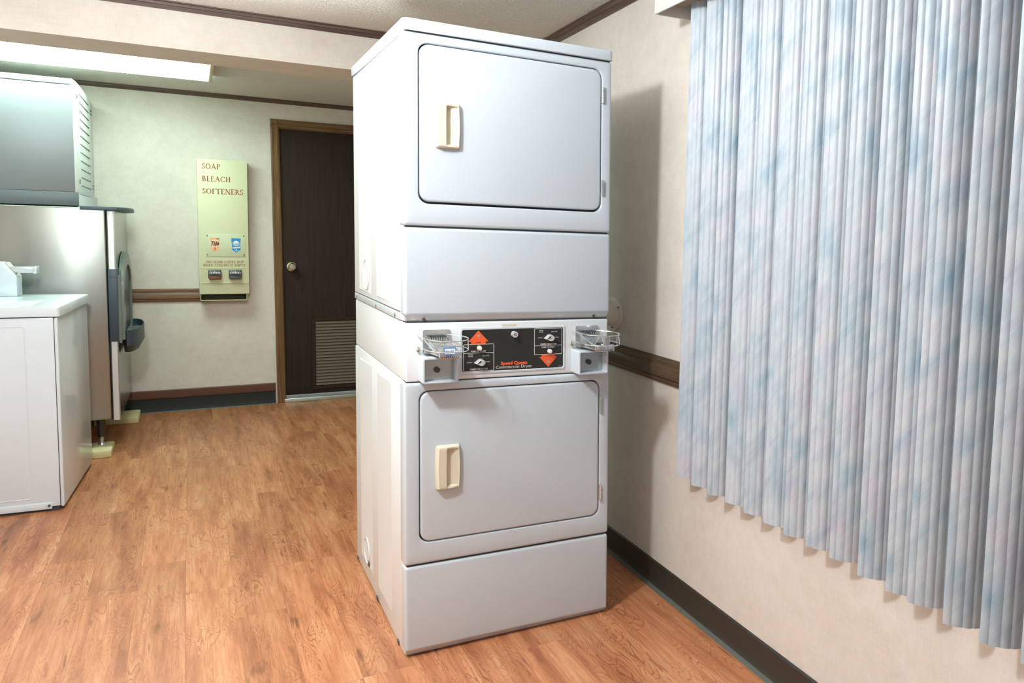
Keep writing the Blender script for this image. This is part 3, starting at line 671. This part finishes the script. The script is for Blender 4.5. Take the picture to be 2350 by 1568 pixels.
for wd_, x1_, z_ in (('SOAP', -.351, 1.700), ('BLEACH', -.287, 1.615), ('SOFTENERS', -.208, 1.530)):
    serif_geo(G(), wd_, -.467, x1_, z_, .036, V, .0008).obj('lettering', 'ink_brown', vm_, flat=True)
serif_geo(G(), '-OIN SLIDE LOCKS OUT', -.462, -.214, 1.049, .017, V, .0008, .22, .08).obj('lettering', 'ink_brown', vm_, flat=True)
serif_geo(G(), 'WHEN COLUMN IS EMPTY', -.472, -.205, 1.026, .017, V, .0008, .22, .08).obj('lettering', 'ink_brown', vm_, flat=True)
# stickers
def shield(x, z, col, nm):
    w2, h2 = .030, .050
    sh = G().prism([(x - w2, z + h2), (x + w2, z + h2 - .002), (x + w2 - .004, z - .02), (x + w2 + .001, z - .028), (x + .0, z - h2 - .002), (x - w2 - .001, z - .026), (x - w2 + .004, z - .02)], V, .0042, .0050).obj(nm, col, vm_, flat=True)
    return sh
s1 = shield(-.396, 1.178, 'tide_orange', 'sticker'); s2 = shield(-.263, 1.176, 'shield_blue', 'sticker')
G().ring(V(-.396, 1.186, .0051), (0, -1, 0), .021, .026, .0003, 24).obj('printed_ring', 'shield_pale', s1, flat=True)
sk = lambda cx, cz: (lambda a_, b_, d_: V(a_ + (b_ - cz) * .22, b_ + (a_ - cx) * .10, d_))
text_geo('Tide', -.422, -.369, 1.171, 1.203, sk(-.396, 1.187), .0056, .03).obj('lettering', 'ink_dark', s1, flat=True)
text_geo('1', -.399, -.394, 1.150, 1.160, V, .0056, .02).obj('lettering', 'ink_dark', s1, flat=True)
text_geo('LOAD', -.406, -.387, 1.139, 1.146, V, .0056, .02).obj('lettering', 'ink_dark', s1, flat=True)
text_geo('ULTRA', -.386, -.368, 1.217, 1.224, V, .0056, .03).obj('lettering', 'ink_dark', s1, flat=True)
G().cyl(V(-.263, 1.189, .0048), V(-.263, 1.189, .0053), .019, n=24).obj('printed_disc', 'sticker_white', s2, flat=True)
G().prism([(-.287, 1.152), (-.239, 1.156), (-.238, 1.166), (-.285, 1.163)], V, .005, .0054).obj('printed_band', 'shield_pale', s2, flat=True)
text_geo('Downy', -.292, -.234, 1.164, 1.198, sk(-.263, 1.18), .0058, .03).obj('lettering', 'shield_pale', s2, flat=True)
text_geo('Downy', -.2895, -.2365, 1.166, 1.196, sk(-.263, 1.18), .0062, .0).obj('lettering', 'shield_blue', s2, flat=True)
text_geo('1', -.2655, -.2605, 1.144, 1.153, V, .0058, .02).obj('lettering', 'sticker_white', s2, flat=True)
text_geo('LOAD', -.273, -.254, 1.135, 1.142, V, .0058, .02).obj('lettering', 'sticker_white', s2, flat=True)
# coin panel lip, slides, tray
G().box(-.484, -.205, VY - .003, VY + .002, 1.011, 1.014).box(-.484, -.481, VY - .003, VY + .002, .915, 1.014).box(-.484, -.19, VY - .005, VY + .002, .908, .914).obj('coin_panel_lip', 'vend_yellow', vm_)
for x, cm in ((-.4005, 'slot_copper'), (-.2715, 'slot_gray')):
    cs = G().box(x - .041, x + .041, VY - .022, VY, .945, 1.002).obj('coin_slot', 'slot_gray', vm_, bevel=.003)
    G().box(x - .037, x + .037, VY - .040, VY - .02, .940, .958).obj('coin_tongue', cm, cs, bevel=.002)
    G().box(x - .022, x + .022, VY - .0245, VY - .021, .962, .976).obj('slot_mouth', 'gap_dark', cs)
    for j in range(7): 
        xx = x - .030 + j * .010; G().box(xx - .003, xx + .003, VY - .0255, VY - .021, .978, .990 - .0012 * abs(j - 3)).obj('coin_mark', 'ink_white', cs, flat=True)
    for dx_ in (-.027, 0, .027): G().cyl((x + dx_, VY - .022, .996), (x + dx_, VY - .024, .996), .002, n=8).obj('screw', 'ink_white', cs)
g = G().box(-.492, -.489, VY + .004, VY + .1, .786, .832).box(-.200, -.197, VY + .004, VY + .1, .786, .832).box(-.492, -.197, VY + .004, VY + .1, .786, .789)
g.obj('delivery_tray', 'vend_yellow', vm_)
G().box(-.489, -.2, VY + .06, VY + .1, .789, .832).obj('tray_back', 'vend_dark', vm_)

# ------------------------------------------------------------------ ice dispenser bin, ice maker head, wood blocks
IY0, IY1 = 2.85, 3.80; IX0, IX1 = -1.86, -.954
ib = thing('ice_dispenser', 'stainless steel ice dispenser bin with dark spout, in the corner behind the washer', 'ice dispenser', (-1.4, 3.3, .04))
G().box(IX0, IX1 - .003, IY0, IY1, .196, 1.396).obj('bin_body', 'stainless', ib, bevel=.012, seg=3)
G().box(IX1 - .004, IX1 + .002, IY0 + .001, IY1 - .002, .193, 1.376).obj('gasket', 'strip_dark', ib)
G().box(IX1 + .002, IX1 + .031, IY0 - .001, IY1, .192, 1.376).obj('front_panel', 'strip_white', ib, bevel=.003)
G().box(IX1 + .031, IX1 + .036, IY0 + .002, IY1, .192, 1.376).obj('front_skin', 'stainless', ib)
g = G().prism([(-1.078, 2.845), (-.955, 2.842), (-.905, 2.846), (-.86, 2.95), (-.845, 3.2), (-.86, 3.55), (-.91, 3.79), (-1.078, 3.79)], lambda a_, b_, d_: (a_, b_, d_), 1.378, 1.399)
g.obj('top_cap', 'cap_blue', ib, bevel=.003)
sp = G().box(-.957, -.914, IY0 - .008, IY0 + .6, .643, 1.052).obj('dispenser_side', 'dispenser_blue', ib, bevel=.002)
for z in (.69, 1.005): G().box(-.9572, -.9138, IY0 - .0084, IY0 - .006, z, z + .002).obj('seam', 'gap_dark', sp)
Yx = lambda x: (lambda a_, b_, d_: (x + d_, a_, b_))
arch = [(2.87, .63), (3.72, .63), (3.72, 1.02)] + [(3.30 + .32 * math.cos(math.radians(t)), 1.0 + .14 * math.sin(math.radians(t))) for t in range(0, 181, 15)] + [(2.87, 1.02)]
G().prism(arch, Yx(-.914), 0, .012).obj('dispenser_face', 'dispenser_gray', ib)
inn = [(3.02, .66), (3.56, .66)] + [(3.29 + .27 * math.cos(math.radians(t)), .93 + .13 * math.sin(math.radians(t))) for t in range(0, 181, 15)]
out_ = [(2.94, .64), (3.64, .64)] + [(3.29 + .35 * math.cos(math.radians(t)), .96 + .17 * math.sin(math.radians(t))) for t in range(0, 181, 15)]
ff = Yx(-.902)
G().loft([[ff(p, q, d_) for p, q in P_] for P_, d_ in ((out_, 0), (out_, .012), (inn, .014), (inn, .001))]).obj('chute_arch', 'dispenser_gray', ib)
G().prism(inn, ff, 0, .002).obj('chute_recess', 'dispenser_blue', ib)
tray = [(3.0, .0)] + [(3.3 + .34 * math.cos(math.radians(t)), .02 + .072 * math.sin(math.radians(t))) for t in range(180, -1, -12)] + [(3.62, .0)]
tf = lambda a_, b_, z: (-.904 + b_, a_, z)
lp = lambda s_, z: [tf(3.3 + (p - 3.3) * s_, q * s_, z) for p, q in tray]
G().loft([lp(.72, .55), lp(1.0, .60), lp(1.0, .69), lp(.93, .69), lp(.90, .655), lp(.5, .65)], True, True).obj('drip_tray', 'dispenser_blue', ib)
for j in range(4):
    G().box(-.89, -.82 - .01 * abs(j - 1.5), 3.12 + j * .1, 3.15 + j * .1, .655, .662).obj('tray_bar', 'dispenser_gray', ib)
for (x, y) in ((-1.02, 2.93), (-1.02, 3.70), (-1.78, 2.93), (-1.78, 3.70)):
    lg = G().cyl((x, y, .2), (x, y, .085), .024, .016, 16).obj('leg', 'leg_metal', ib)
    G().cyl((x, y, .085), (x, y, .052), .011, .011, 14).cyl((x, y, .052), (x, y, .040), .016, .022, 16).obj('foot', 'zinc', lg)
def block(x0, x1, y0, y1, label):
    g = G().box(x0, x1, y0, y1, 0.0004, .04); o = g.obj('wood_block', 'pine', None, bevel=.005, base=((x0 + x1) / 2, (y0 + y1) / 2, 0.0))
    o['label'] = label; o['category'] = 'wood block'; o['group'] = 'wood blocks under the ice dispenser legs'
block(-1.12, -.962, 2.765, 2.985, 'pale pine block under the front ice dispenser leg, beside the white washer')
block(-1.12, -.872, 3.585, 3.828, 'pale pine block against the back wall baseboard, under the rear ice dispenser leg')
for y in (2.93, 3.70):
    pass
HX = -1.081
ih = thing('ice_maker', 'gray ice maker head with louvred white front, on top of the stainless bin', 'ice maker', (-1.4, 3.3, 1.4))
G().box(-1.84, HX - .001, IY0, IY0 + .03, 1.399, 1.474).obj('base_band', 'band_gray', ih, bevel=.003)
G().box(-1.84, HX, IY0 + .03, 3.83, 1.399, 1.4735).obj('base_front', 'head_white', ih)
G().box(-1.84, HX - .012, IY0, 3.8, 1.474, 2.046).obj('side_panel', 'head_gray', ih, bevel=.004)
G().box(-1.84, HX - .006, IY0 - .002, 3.8, 2.049, 2.079).obj('top_panel', 'head_white', ih, bevel=.006)
G().box(-1.83, HX - .015, IY0 + .01, 3.79, 2.044, 2.051).obj('seam', 'slot_dark', ih)
G().box(HX - .0125, HX - .010, IY0 + .002, 3.7, 1.474, 2.046).obj('seam', 'gap_dark', ih)
# louvred front, its far end rounded back
fo = [(HX - .010, IY0), (HX, IY0 + .004), (HX + .004, 3.0), (HX + .002, 3.5), (HX - .012, 3.82), (HX - .03, 3.87), (HX - .06, 3.87), (HX - .06, IY0 + .02)]
fg = G().prism(fo, lambda a_, b_, d_: (a_, b_, d_), 1.466, 2.074).obj('louvre_front', 'head_white', ih, bevel=.003)
for i in range(12):
    z = 1.512 + i * (2.02 - 1.512) / 11
    G().box(HX - .002, HX + .0055, 2.99, 3.44, z, z + .0045).obj('louvre_slot', 'slot_dark', fg)
for z in (1.512, 1.532, 1.98, 2.0): G().box(HX - .015, HX + .0005, 3.56, 3.68, z + .01, z + .013).obj('louvre_slot', 'slot_dark', fg)
for z in (1.535, 2.0): G().cyl((HX - .004, IY0 + .07, z), (HX + .0045, IY0 + .07, z), .013, n=14).obj('front_screw', 'slot_dark', fg)

# ------------------------------------------------------------------ washer
TH = math.radians(-3.0)
ws = thing('washing_machine', 'white top-load washing machine at the left edge, in front of the ice dispenser', 'washing machine', (-1.077, 1.905, 0), -TH * -1, local=True)
ws.rotation_euler = (0, 0, TH)
WD, WWd, WH = .70, .735, .882           # depth along -x, width along +y
G().box(-WD, -.016, .003, WWd, .022, WH).obj('side_cabinet', 'enamel_washer', ws, bevel=.004)
G().box(-.014, 0, 0, WWd, .018, WH).obj('front_panel', 'enamel_washer', ws, bevel=.006, seg=3)
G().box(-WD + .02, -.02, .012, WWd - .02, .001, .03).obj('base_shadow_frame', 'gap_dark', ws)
G().box(-.017, -.012, .006, WWd - .005, .03, WH).obj('front_seam', 'gap_dark', ws)
top = G().loft([[(p, q, z) for p, q in rrect(-WD - .003 + i_, .010 - i_, -.008 + i_, WWd + .006 - i_, .012)] for z, i_ in ((WH + .004, .002), (WH + .006, 0), (WH + .042, 0), (WH + .047, .003), (WH + .048, .010))], True, True).obj('top_deck', 'enamel_washer', ws)
G().box(-.66, -.03, .015, WWd - .02, WH - .003, WH + .006).obj('top_seam', 'gap_dark', ws)
G().box(-.60, -.11, .07, .56, WH + .0478, WH + .0495).obj('lid', 'enamel_washer', top, bevel=.0008)
# raised outline of the stamped side panel
g = G().loft([[(p, y, q) for p, q in rrect(-WD + .03 + i_, -.120 - i_, .062 + i_, .846 - i_, .012)] for i_, y in ((0, .003), (.0015, .0012), (.004, .0012), (.0055, .003))])
g.obj('stamped_panel', 'enamel_washer', ws)
sk_ = G().box(-WD + .01, -.047, -.002, .01, .012, .043).obj('skirt', 'enamel_washer', ws, bevel=.004)
G().cyl((-.057, -.001, .029), (-.057, -.0055, .029), .006, n=10).obj('screw', 'screw_gray', sk_)
# coin meter case on the far side of the deck
zt = WH + .048
by0, by1 = .615, .722
bx = [(-.60, zt), (-.274, zt), (-.274, zt + .098), (-.322, zt + .168), (-.345, zt + .172), (-.60, zt + .172)]
cb_ = G().prism(bx, lambda a_, b_, d_: (a_, d_, b_), by0, by1).obj('coin_case', 'enamel_washer', ws, bevel=.003)
slope = lambda s_, y: (-.274 - .048 * s_, y, zt + .098 + .07 * s_)
g = G().prism([(-.271, zt + .100), (-.319, zt + .170), (-.325, zt + .166), (-.277, zt + .096)], lambda a_, b_, d_: (a_, d_, b_), by0 + .012, by1 - .012)
g.obj('coin_plate', 'zinc', cb_)
G().box(-.32, -.208, by0 + .03, by1 - .03, zt + .117, zt + .147).obj('coin_slide', 'enamel_edge', cb_, bevel=.002)
G().box(-.210, -.194, by0 + .022, by1 - .022, zt + .113, zt + .150).obj('slide_grip', 'enamel_edge', cb_, bevel=.003)
